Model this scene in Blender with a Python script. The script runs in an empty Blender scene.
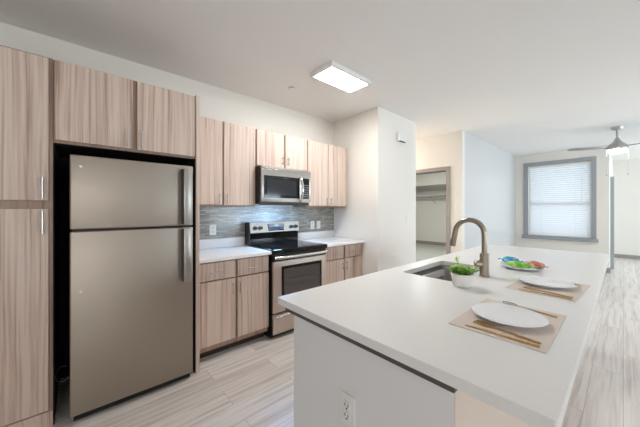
import bpy, bmesh, math, random
from mathutils import Vector, Matrix, Euler

random.seed(7)
C = bpy.context.scene.collection
S = bpy.context.scene
PI = math.pi

# ------------------------------------------------------------------ camera
YAW = 48.35
cam_d = bpy.data.cameras.new('camera')
cam = bpy.data.objects.new('camera', cam_d)
C.objects.link(cam)
cam.location = (0, 0, 1.34)
cam.rotation_euler = (PI / 2, 0, math.radians(YAW - 90))
cam_d.sensor_width = 36
cam_d.sensor_fit = 'HORIZONTAL'
cam_d.lens = 270 / 640 * 36
cam_d.shift_y = -4.0 / 640
cam_d.clip_start = 0.02
cam_d.clip_end = 100
S.camera = cam

# ------------------------------------------------------------------ world, colour management
S.view_settings.view_transform = 'Standard'
S.view_settings.look = 'None'
S.view_settings.gamma = 1.0
S.view_settings.use_curve_mapping = False
S.view_settings.exposure = 0.9
w = bpy.data.worlds.new('world')
S.world = w
w.use_nodes = True
wn = w.node_tree.nodes
wn['Background'].inputs[0].default_value = (0.72, 0.86, 1.0, 1)
wn['Background'].inputs[1].default_value = 0.25


def area(name, loc, target, sx, sy, power, col):
    l = bpy.data.lights.new(name, 'AREA')
    l.shape = 'RECTANGLE'
    l.size, l.size_y, l.energy, l.color = sx, sy, power, col
    o = bpy.data.objects.new(name, l)
    C.objects.link(o)
    o.location = loc
    d = Vector(target) - Vector(loc)
    o.rotation_euler = d.to_track_quat('-Z', 'Y').to_euler()
    return o


DAY = (0.74, 0.88, 1.0)
area('daylight_living_window', (8.75, 1.03, 1.56), (0, 1.03, 1.56), 1.2, 1.75, 7, DAY)
area('fill_light_patio', (5.6, -5.3, 1.25), (5.6, 0, 5.5), 3.2, 2.0, 110, DAY)  # added fill from the right, its patio opening is made up
area('fill_light_entry', (-1.9, -5.3, 1.5), (-1.9, 0, 5.0), 2.0, 1.4, 48, (0.97, 0.98, 1.0))  # added fill for the kitchen through a made-up entry opening
area('fill_light_passage', (9.8, -5.3, 1.5), (9.8, 0, 1.8), 1.6, 1.4, 100, DAY)  # added light to brighten the end wall, source made up
area('fill_light_back', (-3.3, -2.0, 1.5), (0, -1.6, 4.0), 3.0, 1.7, 18, (0.96, 0.98, 1.0))  # added soft frontal fill from behind the camera

# ------------------------------------------------------------------ materials


def lin(r, g, b):
    def f(c):
        c /= 255.0
        return c / 12.92 if c <= 0.04045 else ((c + 0.055) / 1.055) ** 2.4
    return (f(r), f(g), f(b), 1)


def mat(name, col, rough=0.5, metal=0.0, **kw):
    m = bpy.data.materials.new(name)
    m.use_nodes = True
    b = m.node_tree.nodes['Principled BSDF']
    b.inputs['Base Color'].default_value = lin(*col)
    b.inputs['Roughness'].default_value = rough
    b.inputs['Metallic'].default_value = metal
    for k, v in kw.items():
        b.inputs[k.replace('_', ' ')].default_value = v
    return m


def nodes(m):
    return m.node_tree.nodes, m.node_tree.links, m.node_tree.nodes['Principled BSDF']


def ramp(n, stops):
    r = n.new('ShaderNodeValToRGB')
    e = r.color_ramp.elements
    while len(e) > 1:
        e.remove(e[0])
    e[0].position, e[0].color = stops[0][0], stops[0][1]
    for p, c in stops[1:]:
        x = e.new(p)
        x.color = c
    return r


def wood(name, light, mid, dark, rough=0.45):
    m = mat(name, light, rough)
    n, l, b = nodes(m)
    tc = n.new('ShaderNodeTexCoord')
    oi = n.new('ShaderNodeObjectInfo')
    ml = n.new('ShaderNodeMath'); ml.operation = 'MULTIPLY'; ml.inputs[1].default_value = 37.0
    l.new(oi.outputs['Random'], ml.inputs[0])
    ad = n.new('ShaderNodeVectorMath'); ad.operation = 'ADD'
    l.new(tc.outputs['Object'], ad.inputs[0]); l.new(ml.outputs[0], ad.inputs[1])
    # slow warp gives cathedral-like drift
    mp0 = n.new('ShaderNodeMapping'); mp0.inputs['Scale'].default_value = (3.0, 3.0, 1.1)
    l.new(ad.outputs[0], mp0.inputs[0])
    n0 = n.new('ShaderNodeTexNoise'); n0.inputs['Scale'].default_value = 1.0; n0.inputs['Detail'].default_value = 1.0
    l.new(mp0.outputs[0], n0.inputs['Vector'])
    sc = n.new('ShaderNodeVectorMath'); sc.operation = 'SCALE'; sc.inputs['Scale'].default_value = 0.034
    l.new(n0.outputs['Color'], sc.inputs[0])
    ad2 = n.new('ShaderNodeVectorMath'); ad2.operation = 'ADD'
    l.new(ad.outputs[0], ad2.inputs[0]); l.new(sc.outputs[0], ad2.inputs[1])
    mp = n.new('ShaderNodeMapping'); mp.inputs['Scale'].default_value = (64, 64, 0.6)
    l.new(ad2.outputs[0], mp.inputs[0])
    n1 = n.new('ShaderNodeTexNoise'); n1.inputs['Scale'].default_value = 1.0
    n1.inputs['Detail'].default_value = 4.0; n1.inputs['Roughness'].default_value = 0.62
    l.new(mp.outputs[0], n1.inputs['Vector'])
    mp2 = n.new('ShaderNodeMapping'); mp2.inputs['Scale'].default_value = (11, 11, 0.35)
    l.new(ad2.outputs[0], mp2.inputs[0])
    n2 = n.new('ShaderNodeTexNoise'); n2.inputs['Scale'].default_value = 1.0; n2.inputs['Detail'].default_value = 2.0
    l.new(mp2.outputs[0], n2.inputs['Vector'])
    mm = n.new('ShaderNodeMath'); mm.operation = 'MULTIPLY_ADD'; mm.inputs[1].default_value = 0.45; mm.inputs[2].default_value = -0.225
    l.new(n2.outputs['Fac'], mm.inputs[0])
    sm = n.new('ShaderNodeMath'); sm.operation = 'ADD'
    l.new(n1.outputs['Fac'], sm.inputs[0]); l.new(mm.outputs[0], sm.inputs[1])
    r = ramp(n, [(0.30, lin(*dark)), (0.44, lin(*mid)), (0.58, lin(*light)), (0.85, lin(*light))])
    l.new(sm.outputs[0], r.inputs[0])
    l.new(r.outputs[0], b.inputs['Base Color'])
    return m


WOOD = wood('wood_laminate', (217, 197, 183), (200, 176, 160), (167, 140, 124))
EDGE = wood('wood_edge_tan', (170, 142, 125), (158, 131, 114), (138, 111, 96))
RAIL = wood('wood_rail_tan', (172, 146, 128), (160, 134, 117), (142, 116, 100))
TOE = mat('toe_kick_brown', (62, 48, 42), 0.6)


def steel(name, col, rough=0.3, aniso=0.6, scale=(2, 2, 260), amt=0.06):
    m = mat(name, col, rough, 1.0)
    n, l, b = nodes(m)
    b.inputs['Anisotropic'].default_value = aniso
    tc = n.new('ShaderNodeTexCoord')
    mp = n.new('ShaderNodeMapping'); mp.inputs['Scale'].default_value = scale
    l.new(tc.outputs['Object'], mp.inputs[0])
    x = n.new('ShaderNodeTexNoise'); x.inputs['Scale'].default_value = 1.0; x.inputs['Detail'].default_value = 2.0
    l.new(mp.outputs[0], x.inputs['Vector'])
    mr = n.new('ShaderNodeMapRange')
    mr.inputs['To Min'].default_value = rough - amt; mr.inputs['To Max'].default_value = rough + amt
    l.new(x.outputs['Fac'], mr.inputs['Value']); l.new(mr.outputs[0], b.inputs['Roughness'])
    return m


STEEL = steel('brushed_stainless', (168, 158, 147), 0.46, 0.0)
STEEL_R = steel('range_stainless', (206, 194, 184), 0.45, 0.0)
STEEL_H = steel('handle_stainless', (178, 174, 169), 0.36, 0.0)
STEEL_L = steel('bright_stainless', (205, 203, 200), 0.25)
NICKEL = mat('brushed_nickel', (168, 156, 142), 0.28, 1.0)
PULL = mat('satin_nickel_pull', (196, 190, 184), 0.3, 1.0)
CHROME = mat('chrome', (220, 220, 220), 0.1, 1.0)
GOLD = mat('gold_cutlery', (204, 168, 112), 0.3, 1.0)
SILV = mat('polished_silver', (190, 186, 180), 0.18, 1.0)
BLACK = mat('black_enamel', (16, 16, 17), 0.35)
BGLASS = mat('black_glass', (10, 10, 12), 0.06, 0.0)
DGREY = mat('dark_grey_case', (42, 42, 44), 0.5)
OVENGL = mat('oven_glass_smoked', (96, 88, 87), 0.12)
MWGL = mat('microwave_glass', (34, 35, 38), 0.1)
PLASTIC = mat('white_plastic', (238, 237, 233), 0.4)
SLOT = mat('outlet_slot', (40, 38, 36), 0.6)
TRIM = mat('taupe_trim', (156, 148, 141), 0.5)
WTRIM = mat('grey_window_trim', (158, 161, 164), 0.5)
PLATE = mat('glazed_white_plate', (244, 244, 246), 0.18)
POTM = mat('white_ceramic_pot', (240, 238, 234), 0.35)
SOIL = mat('potting_soil', (60, 44, 32), 0.9)
KNOBM = mat('range_knob', (28, 29, 32), 0.35)
GREYP = mat('grey_strip', (84, 81, 80), 0.6)


def paint(name, col, bump=0.05):
    m = mat(name, col, 0.7)
    n, l, b = nodes(m)
    tc = n.new('ShaderNodeTexCoord')
    x = n.new('ShaderNodeTexNoise'); x.inputs['Scale'].default_value = 140; x.inputs['Detail'].default_value = 2
    l.new(tc.outputs['Object'], x.inputs['Vector'])
    bp = n.new('ShaderNodeBump'); bp.inputs['Strength'].default_value = bump; bp.inputs['Distance'].default_value = 0.002
    l.new(x.outputs['Fac'], bp.inputs['Height']); l.new(bp.outputs[0], b.inputs['Normal'])
    return m


WALL = paint('wall_paint', (236, 231, 222))
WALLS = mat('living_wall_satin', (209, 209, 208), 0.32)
CEIL = paint('ceiling_paint', (244, 242, 238))
PANEL = paint('island_panel_paint', (232, 231, 231))


def quartz():
    m = mat('white_quartz', (236, 235, 234), 0.32)
    n, l, b = nodes(m)
    tc = n.new('ShaderNodeTexCoord')
    v = n.new('ShaderNodeTexVoronoi'); v.inputs['Scale'].default_value = 260
    l.new(tc.outputs['Object'], v.inputs['Vector'])
    r = ramp(n, [(0.0, lin(222, 219, 215)), (0.25, lin(236, 234, 231)), (1.0, lin(239, 237, 235))])
    l.new(v.outputs['Distance'], r.inputs[0]); l.new(r.outputs[0], b.inputs['Base Color'])
    return m


QUARTZ = quartz()


def floor_mat():
    m = mat('floor_planks', (196, 182, 172), 0.27)
    n, l, b = nodes(m)
    tc = n.new('ShaderNodeTexCoord')
    br = n.new('ShaderNodeTexBrick')
    br.offset = 0.37; br.offset_frequency = 2
    br.inputs['Color1'].default_value = (0.0, 0.0, 0.0, 1); br.inputs['Color2'].default_value = (1, 1, 1, 1)
    br.inputs['Mortar'].default_value = (0.5, 0.5, 0.5, 1)
    br.inputs['Scale'].default_value = 1.0
    br.inputs['Mortar Size'].default_value = 0.0012
    br.inputs['Brick Width'].default_value = 1.25
    br.inputs['Row Height'].default_value = 0.178
    br.inputs['Bias'].default_value = 0.0
    l.new(tc.outputs['Object'], br.inputs['Vector'])
    # grain streaks along x, shifted per plank
    sep = n.new('ShaderNodeMath'); sep.operation = 'MULTIPLY'; sep.inputs[1].default_value = 9.0
    l.new(br.outputs['Color'], sep.inputs[0])
    ad = n.new('ShaderNodeVectorMath'); ad.operation = 'ADD'
    l.new(tc.outputs['Object'], ad.inputs[0]); l.new(sep.outputs[0], ad.inputs[1])
    mp = n.new('ShaderNodeMapping'); mp.inputs['Scale'].default_value = (1.3, 34, 1)
    l.new(ad.outputs[0], mp.inputs[0])
    x = n.new('ShaderNodeTexNoise'); x.inputs['Scale'].default_value = 1.0; x.inputs['Detail'].default_value = 5
    x.inputs['Roughness'].default_value = 0.6
    l.new(mp.outputs[0], x.inputs['Vector'])
    r = ramp(n, [(0.28, lin(192, 180, 173)), (0.42, lin(220, 211, 205)), (0.56, lin(237, 230, 225)), (0.72, lin(226, 217, 211))])
    l.new(x.outputs['Fac'], r.inputs[0])
    mx = n.new('ShaderNodeMix'); mx.data_type = 'RGBA'; mx.blend_type = 'MULTIPLY'
    r2 = ramp(n, [(0.0, (0.87, 0.86, 0.855, 1)), (1.0, (1, 1, 1, 1))])
    l.new(br.outputs['Color'], r2.inputs[0])
    mx.inputs[0].default_value = 1.0
    l.new(r.outputs[0], mx.inputs[6]); l.new(r2.outputs[0], mx.inputs[7])
    mo = n.new('ShaderNodeMix'); mo.data_type = 'RGBA'
    l.new(br.outputs['Fac'], mo.inputs[0]); l.new(mx.outputs[2], mo.inputs[6]); mo.inputs[7].default_value = lin(158, 146, 139)
    l.new(mo.outputs[2], b.inputs['Base Color'])
    return m


FLOOR = floor_mat()
CARPET = paint('bedroom_carpet', (188, 184, 178), 0.6)


def tile_mat():
    m = mat('glass_mosaic', (130, 132, 124), 0.16)
    n, l, b = nodes(m)
    tc = n.new('ShaderNodeTexCoord')
    mp = n.new('ShaderNodeMapping'); mp.inputs['Rotation'].default_value = (PI / 2, 0, 0)
    l.new(tc.outputs['Object'], mp.inputs[0])
    br = n.new('ShaderNodeTexBrick'); br.offset = 0.43; br.squash = 0.7; br.squash_frequency = 3
    br.inputs['Color1'].default_value = (0, 0, 0, 1); br.inputs['Color2'].default_value = (1, 1, 1, 1)
    br.inputs['Mortar'].default_value = (0.5, 0.5, 0.5, 1)
    br.inputs['Scale'].default_value = 1.0; br.inputs['Mortar Size'].default_value = 0.0016
    br.inputs['Brick Width'].default_value = 0.10; br.inputs['Row Height'].default_value = 0.0138
    l.new(mp.outputs[0], br.inputs['Vector'])
    r = ramp(n, [(0.0, lin(138, 136, 128)), (0.35, lin(158, 156, 147)), (0.7, lin(172, 169, 160)), (1.0, lin(196, 193, 184))])
    l.new(br.outputs['Color'], r.inputs[0])
    mo = n.new('ShaderNodeMix'); mo.data_type = 'RGBA'
    l.new(br.outputs['Fac'], mo.inputs[0]); l.new(r.outputs[0], mo.inputs[6]); mo.inputs[7].default_value = lin(120, 117, 109)
    l.new(mo.outputs[2], b.inputs['Base Color'])
    bp = n.new('ShaderNodeBump'); bp.inputs['Strength'].default_value = 0.4; bp.inputs['Distance'].default_value = 0.001; bp.invert = True
    l.new(br.outputs['Fac'], bp.inputs['Height']); l.new(bp.outputs[0], b.inputs['Normal'])
    return m


TILE = tile_mat()


def woven():
    m = mat('woven_placemat', (214, 198, 184), 0.8)
    n, l, b = nodes(m)
    tc = n.new('ShaderNodeTexCoord')
    wv = n.new('ShaderNodeTexChecker'); wv.inputs['Scale'].default_value = 320
    wv.inputs[1].default_value = lin(228, 216, 206); wv.inputs[2].default_value = lin(216, 201, 190)
    l.new(tc.outputs['Object'], wv.inputs['Vector']); l.new(wv.outputs['Color'], b.inputs['Base Color'])
    return m


MAT_ = woven()


def emit(name, col, s):
    m = bpy.data.materials.new(name); m.use_nodes = True
    n = m.node_tree.nodes; n.clear()
    e = n.new('ShaderNodeEmission'); o = n.new('ShaderNodeOutputMaterial')
    e.inputs[0].default_value = (*col, 1); e.inputs[1].default_value = s
    m.node_tree.links.new(e.outputs[0], o.inputs[0])
    return m


LIGHTBOX = emit('lit_diffuser', (1.0, 0.99, 0.975), 32)
FANLAMP = emit('lit_fan_bowl', (1.0, 0.95, 0.86), 34)
BEDFILL = emit('fill_bedroom_disc', (0.92, 1.0, 1.0), 120)  # glow of an unseen disc added to light the bedroom
HOODLAMP = emit('lit_hood_lens', (0.28, 0.56, 1.0), 48)
HALLFILL = emit('fill_hall_disc', (1.0, 0.945, 0.925), 175)  # glow of a hidden disc added to brighten the hall wall
LCD = emit('lit_clock_digits', (0.25, 0.6, 1.0), 1.2)


def glass():
    m = bpy.data.materials.new('window_glass'); m.use_nodes = True
    n = m.node_tree.nodes; n.clear(); l = m.node_tree.links
    t = n.new('ShaderNodeBsdfTransparent'); g = n.new('ShaderNodeBsdfGlossy'); g.inputs['Roughness'].default_value = 0.0
    f = n.new('ShaderNodeFresnel'); f.inputs[0].default_value = 1.3
    x = n.new('ShaderNodeMixShader'); o = n.new('ShaderNodeOutputMaterial')
    l.new(f.outputs[0], x.inputs[0]); l.new(t.outputs[0], x.inputs[1]); l.new(g.outputs[0], x.inputs[2]); l.new(x.outputs[0], o.inputs[0])
    return m


GLASS = glass()


def blind_mat():
    m = bpy.data.materials.new('blind_vinyl'); m.use_nodes = True
    n = m.node_tree.nodes; n.clear(); l = m.node_tree.links
    d = n.new('ShaderNodeBsdfDiffuse'); d.inputs[0].default_value = lin(244, 244, 244)
    t = n.new('ShaderNodeBsdfTranslucent'); t.inputs[0].default_value = lin(244, 246, 248)
    x = n.new('ShaderNodeMixShader'); x.inputs[0].default_value = 0.45; o = n.new('ShaderNodeOutputMaterial')
    l.new(d.outputs[0], x.inputs[1]); l.new(t.outputs[0], x.inputs[2]); l.new(x.outputs[0], o.inputs[0])
    return m


BLIND = blind_mat()


def leaf_mat():
    m = mat('herb_leaf', (140, 196, 76), 0.5)
    n, l, b = nodes(m)
    tc = n.new('ShaderNodeTexCoord')
    x = n.new('ShaderNodeTexNoise'); x.inputs['Scale'].default_value = 60
    l.new(tc.outputs['Object'], x.inputs['Vector'])
    r = ramp(n, [(0.35, lin(128, 182, 66)), (0.5, lin(172, 218, 100)), (0.65, lin(208, 238, 142))])
    l.new(x.outputs['Fac'], r.inputs[0]); l.new(r.outputs[0], b.inputs['Base Color'])
    return m


LEAF = leaf_mat()


def wrapper(name, a, bcol, scale):
    m = mat(name, a, 0.25)
    n, l, b = nodes(m)
    tc = n.new('ShaderNodeTexCoord')
    x = n.new('ShaderNodeTexNoise'); x.inputs['Scale'].default_value = scale; x.inputs['Detail'].default_value = 2
    l.new(tc.outputs['Object'], x.inputs['Vector'])
    r = ramp(n, [(0.44, lin(*a)), (0.62, lin(*bcol))])
    l.new(x.outputs['Fac'], r.inputs[0]); l.new(r.outputs[0], b.inputs['Base Color'])
    return m


BLUE_W = wrapper('blue_foil', (28, 142, 196), (150, 212, 232), 30)
GREEN_W = wrapper('green_foil', (104, 190, 60), (196, 226, 120), 26)
PEACH_W = wrapper('peach_foil', (206, 112, 88), (228, 206, 170), 22)

# ------------------------------------------------------------------ mesh helpers


class MB:
    def __init__(s):
        s.bm = bmesh.new()

    def box(s, x0, x1, y0, y1, z0, z1, bev=0.0, seg=2):
        r = bmesh.ops.create_cube(s.bm, size=1.0)
        vs = r['verts']
        for v in vs:
            v.co = Vector(((x0 + x1) / 2 + v.co.x * (x1 - x0), (y0 + y1) / 2 + v.co.y * (y1 - y0), (z0 + z1) / 2 + v.co.z * (z1 - z0)))
        if bev > 0:
            es = list({e for v in vs for e in v.link_edges})
            bmesh.ops.bevel(s.bm, geom=es, offset=bev, segments=seg, profile=0.5, affect='EDGES')
        return s

    def tube(s, pts, r, n=12, cap=True):
        pts = [Vector(p) for p in pts]
        rs = r if isinstance(r, (list, tuple)) else [r] * len(pts)
        rings = []
        up = None
        for i, p in enumerate(pts):
            if i == 0:
                t = pts[1] - pts[0]
            elif i == len(pts) - 1:
                t = pts[-1] - pts[-2]
            else:
                t = (pts[i + 1] - pts[i]).normalized() + (pts[i] - pts[i - 1]).normalized()
            t.normalize()
            if up is None:
                up = Vector((0, 0, 1)) if abs(t.z) < 0.9 else Vector((1, 0, 0))
            a = t.cross(up).normalized()
            b = a.cross(t).normalized()
            up = b
            rings.append([s.bm.verts.new(p + (a * math.cos(2 * PI * k / n) + b * math.sin(2 * PI * k / n)) * rs[i]) for k in range(n)])
        for i in range(len(rings) - 1):
            for k in range(n):
                s.bm.faces.new((rings[i][k], rings[i][(k + 1) % n], rings[i + 1][(k + 1) % n], rings[i + 1][k]))
        if cap:
            s.bm.faces.new(rings[0][::-1]); s.bm.faces.new(rings[-1])
        return s

    def lathe(s, prof, c=(0, 0, 0), n=32, sx=1.0, sy=1.0):
        c = Vector(c)
        rings = []
        for (r, z) in prof:
            if r < 1e-5:
                rings.append([s.bm.verts.new(c + Vector((0, 0, z)))])
            else:
                rings.append([s.bm.verts.new(c + Vector((r * sx * math.cos(2 * PI * k / n), r * sy * math.sin(2 * PI * k / n), z))) for k in range(n)])
        for a, b in zip(rings, rings[1:]):
            for k in range(n):
                k2 = (k + 1) % n
                if len(a) == 1 and len(b) == 1:
                    continue
                if len(a) == 1:
                    s.bm.faces.new((a[0], b[k2], b[k]))
                elif len(b) == 1:
                    s.bm.faces.new((a[k], a[k2], b[0]))
                else:
                    s.bm.faces.new((a[k], a[k2], b[k2], b[k]))
        return s

    def disc_y(s, x, y0, y1, z, r, n=24, r2=None):
        """short cylinder along y"""
        return s.tube([(x, y0, z), (x, y1, z)], [r, r2 or r], n)

    def poly(s, pts, z0, z1):
        """extruded outline in the xy plane"""
        a = [s.bm.verts.new((x, y, z0)) for x, y in pts]
        b = [s.bm.verts.new((x, y, z1)) for x, y in pts]
        s.bm.faces.new(a[::-1]); s.bm.faces.new(b)
        for i in range(len(a)):
            j = (i + 1) % len(a)
            s.bm.faces.new((a[i], a[j], b[j], b[i]))
        return s

    def build(s, name, m, parent=None, smooth=False, local=False):
        bmesh.ops.recalc_face_normals(s.bm, faces=s.bm.faces)
        off = Vector((0, 0, 0))
        if not local:
            p = parent
            while p is not None:
                off += p.location
                p = p.parent
        if off.length:
            bmesh.ops.translate(s.bm, vec=-off, verts=s.bm.verts)
        me = bpy.data.meshes.new(name)
        s.bm.to_mesh(me); s.bm.free()
        me.materials.append(m)
        o = bpy.data.objects.new(name, me)
        C.objects.link(o)
        if parent is not None:
            o.parent = parent
        if smooth:
            for f in me.polygons:
                f.use_smooth = True
            try:
                me.set_sharp_from_angle(angle=math.radians(35))
            except Exception:
                pass
        return o


def thing(name, label, cat, loc=(0, 0, 0), rz=0, group=None):
    o = bpy.data.objects.new(name, None)
    C.objects.link(o)
    o.empty_display_size = 0.05
    o.location = loc
    o.rotation_euler = (0, 0, rz)
    return tag(o, label, cat, group)


def tag(o, label, cat, group=None):
    o['label'] = label
    o['category'] = cat
    if group:
        o['group'] = group
    return o


def struct(o, label=None):
    o['kind'] = 'structure'
    if label:
        o['label'] = label
    return o


def copy_tree(o, parent=None):
    c = o.copy()
    C.objects.link(c)
    c.parent = parent
    for ch in list(o.children):
        copy_tree(ch, c)
    return c


def bx(name, m, parent, *dims, bev=0.0):
    return MB().box(*dims, bev=bev).build(name, m, parent)


def origin_mesh(o, loc):
    """move a top-level mesh's origin to loc, the shape staying where it is"""
    loc = Vector(loc)
    o.data.transform(Matrix.Translation(-loc))
    o.location = loc
    return o


# ------------------------------------------------------------------ room shell
ZC = 2.70
struct(MB().box(-3.0, 11.3, -5.1, 5.8, -0.1, 0.0).build('floor', FLOOR))
struct(MB().box(-3.0, 11.3, -5.1, 5.8, ZC, ZC + 0.1).build('ceiling', CEIL))
struct(MB().box(-3.0, 2.95, 3.0, 3.12, 0, ZC).build('wall_kitchen', WALL))
struct(MB().box(2.95, 3.93, 2.16, 5.6, 0, ZC).build('wall_column', WALL))
struct(MB().box(3.93, 9.96, 5.6, 5.75, 0, ZC).build('wall_hall_end', WALL))
m = MB()
m.box(4.885, 5.0, 1.836, 2.10, 0, ZC); m.box(4.885, 5.0, 2.96, 5.6, 0, ZC); m.box(4.885, 5.0, 2.10, 2.96, 2.035, ZC)
struct(m.build('wall_hall', WALL))
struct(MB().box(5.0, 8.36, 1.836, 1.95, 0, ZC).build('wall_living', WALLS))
WX = 8.36
WY0, WY1, WZ0, WZ1 = 0.45, 1.60, 0.70, 2.41
m = MB()
m.box(WX, WX + 0.16, 0.20, WY0, 0, ZC); m.box(WX, WX + 0.16, WY1, 1.95, 0, ZC)
m.box(WX, WX + 0.16, WY0, WY1, 0, WZ0); m.box(WX, WX + 0.16, WY0, WY1, WZ1, ZC)
struct(m.build('wall_far', WALL))
struct(MB().box(WX + 0.16, 11.2, 0.20, 0.30, 0, ZC).build('wall_side_passage', WALL))
struct(MB().box(11.2, 11.3, -5.1, 0.30, 0, ZC).build('wall_end', WALL))
# right wall with made-up patio, entry and passage openings (outside the frame, for fill light)
m = MB()
for a, b, c, d in ((-0.8, 3.9, 0, ZC), (7.3, 9.0, 0, ZC), (10.6, 11.3, 0, ZC), (9.0, 10.6, 0, 0.8), (9.0, 10.6, 2.2, ZC), (-3.0, -0.8, 0, 0.75), (-3.0, -0.8, 2.25, ZC), (3.9, 7.3, 2.3, ZC)):
    m.box(a, b, -5.1, -4.95, c, d)
struct(m.build('wall_right', WALL))
m = MB()
m.box(-3.1, -3.0, -5.1, -3.5, 0, ZC); m.box(-3.1, -3.0, -0.5, 3.12, 0, ZC); m.box(-3.1, -3.0, -3.5, -0.5, 0, 0.65); m.box(-3.1, -3.0, -3.5, -0.5, 2.35, ZC)
struct(m.build('wall_back', WALL))
# bedroom behind the hall wall
struct(MB().box(9.96, 10.06, 1.95, 5.6, 0, ZC).build('wall_closet_back', WALL))
m = MB()
m.box(9.2, 9.3, 1.95, 5.6, 2.20, ZC); m.box(9.2, 9.3, 1.95, 3.2, 0, 2.2)
struct(m.build('wall_bedroom', WALL))
struct(MB().box(8.52, 9.96, 1.84, 1.95, 0, ZC).build('wall_bedroom_side', WALL))
m = MB(); m.box(5.0, 9.96, 1.95, 5.6, 0.0, 0.012)
struct(m.build('floor_bedroom', CARPET))
# baseboards
def base(name, *d):
    return struct(MB().box(*d).build(name, TRIM))
base('baseboard_far', WX - 0.015, WX, 0.20, 1.836, 0, 0.10)
base('baseboard_far_return', WX - 0.015, WX + 0.17, 0.185, 0.20, 0, 0.10)
base('baseboard_end', 11.185, 11.2, -4.95, 0.20, 0, 0.10)
base('baseboard_living', 4.885, 8.345, 1.821, 1.836, 0, 0.10)
base('baseboard_closet', 9.945, 9.96, 3.2, 5.6, 0.012, 0.13)
base('baseboard_column', 2.95, 3.945, 2.145, 2.16, 0, 0.10)
base('baseboard_hall', 4.87, 4.885, 1.836, 2.03, 0, 0.10)
# closet doorway casing in the hall wall
m = MB()
m.box(4.868, 5.01, 2.03, 2.10, 0, 2.105, 0.003); m.box(4.868, 5.01, 2.96, 3.03, 0, 2.105, 0.003)
m.box(4.868, 5.01, 2.10, 2.96, 2.035, 2.105, 0.003)
struct(m.build('trim_doorway', TRIM), 'taupe painted casing round the bedroom doorway')
# door in the passage seen nearly edge on
d2 = struct(thing('door_1', 'grey cased passage door seen edge on', 'door', (9.7, 0.2, 0)))
m = MB()
m.box(8.95, 9.05, 0.14, 0.205, 0, 2.08, 0.004); m.box(10.0, 10.1, 0.165, 0.205, 0, 2.08, 0.004); m.box(9.05, 10.0, 0.165, 0.205, 2.0, 2.08, 0.004)
m.build('door_casing', WTRIM, d2)
bx('door_panel', PLASTIC, d2, 9.05, 10.0, 0.18, 0.205, 0.01, 2.0, bev=0.002)
del d2['category']

# patio door and entry window, made up out of frame to admit fill light
w3 = struct(thing('fill_door_2', None or 'made-up sliding patio door on the right wall for fill light', 'door', (5.6, -5.0, 0)))
del w3['category']
m = MB()
for a in (3.9, 5.55, 7.22):
    m.box(a, a + 0.08, -5.06, -4.98, 0, 2.3)
m.box(3.98, 7.22, -5.06, -4.98, 2.22, 2.3); m.box(3.98, 7.22, -5.06, -4.98, 0, 0.08)
m.build('door_frame', PLASTIC, w3)
bx('pane', GLASS, w3, 3.98, 7.22, -5.023, -5.017, 0.08, 2.22)
w4 = struct(thing('fill_window_2', 'made-up entry window on the right wall for fill light', 'window', (-1.9, -5.0, 0.75)))
del w4['category']
m = MB()
for a in (-3.0, -0.87):
    m.box(a, a + 0.07, -5.06, -4.98, 0.75, 2.25)
m.box(-2.93, -0.87, -5.06, -4.98, 2.18, 2.25); m.box(-2.93, -0.87, -5.06, -4.98, 0.75, 0.82)
m.build('window_frame', PLASTIC, w4)
bx('pane', GLASS, w4, -2.93, -0.87, -5.023, -5.017, 0.82, 2.18)

w5 = struct(thing('fill_window_3', 'made-up passage window on the right wall for fill light', 'window', (9.8, -5.0, 0.8)))  # unseen window added to brighten the far end wall
del w5['category']
m = MB()
for a in (9.0, 10.53):
    m.box(a, a + 0.07, -5.06, -4.98, 0.8, 2.2)
m.box(9.07, 10.53, -5.06, -4.98, 2.13, 2.2); m.box(9.07, 10.53, -5.06, -4.98, 0.8, 0.87)
m.build('window_frame', PLASTIC, w5)
bx('pane', GLASS, w5, 9.07, 10.53, -5.023, -5.017, 0.87, 2.13)

w6 = struct(thing('fill_window_4', 'made-up wide window behind the viewer for fill light', 'window', (-3.05, -2.0, 0.65)))  # window invented behind the camera as a flat fill source
del w6['category']
m = MB()
for a in (-3.5, -2.035, -0.57):
    m.box(-3.08, -3.02, a, a + 0.07, 0.65, 2.35)
m.box(-3.08, -3.02, -3.43, -0.57, 2.28, 2.35); m.box(-3.08, -3.02, -3.43, -0.57, 0.65, 0.72)
m.build('window_frame', PLASTIC, w6)
bx('pane', GLASS, w6, -3.053, -3.047, -3.43, -0.57, 0.72, 2.28)

# living-room window
w1 = struct(thing('window_1', 'large grey trimmed window with white blinds lowered', 'window', (WX, 1.03, WZ0)))
del w1['category']
m = MB()
m.box(WX - 0.02, WX + 0.01, WY1 - 0.02, WY1 + 0.075, WZ0, WZ1, 0.003)
m.box(WX - 0.02, WX + 0.01, WY0 - 0.06, WY0 + 0.02, WZ0, WZ1, 0.003)
m.box(WX - 0.02, WX + 0.01, WY0 - 0.06, WY1 + 0.075, WZ1, WZ1 + 0.085, 0.003)
m.build('window_casing', WTRIM, w1)
bx('window_sill', WTRIM, w1, WX - 0.07, WX + 0.03, WY0 - 0.09, WY1 + 0.10, WZ0 - 0.075, WZ0, bev=0.004)
m = MB()
for a, b in ((WY0 + 0.02, WY0 + 0.06), (WY1 - 0.06, WY1 - 0.02)):
    m.box(WX + 0.09, WX + 0.13, a, b, WZ0, WZ1)
for a, b in ((WZ0, WZ0 + 0.05), (1.44, 1.50), (WZ1 - 0.05, WZ1)):
    m.box(WX + 0.09, WX + 0.13, WY0 + 0.06, WY1 - 0.06, a, b)
m.build('window_sash', PLASTIC, w1)
bx('pane', GLASS, w1, WX + 0.108, WX + 0.112, WY0 + 0.06, WY1 - 0.06, WZ0 + 0.05, WZ1 - 0.05)
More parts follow.
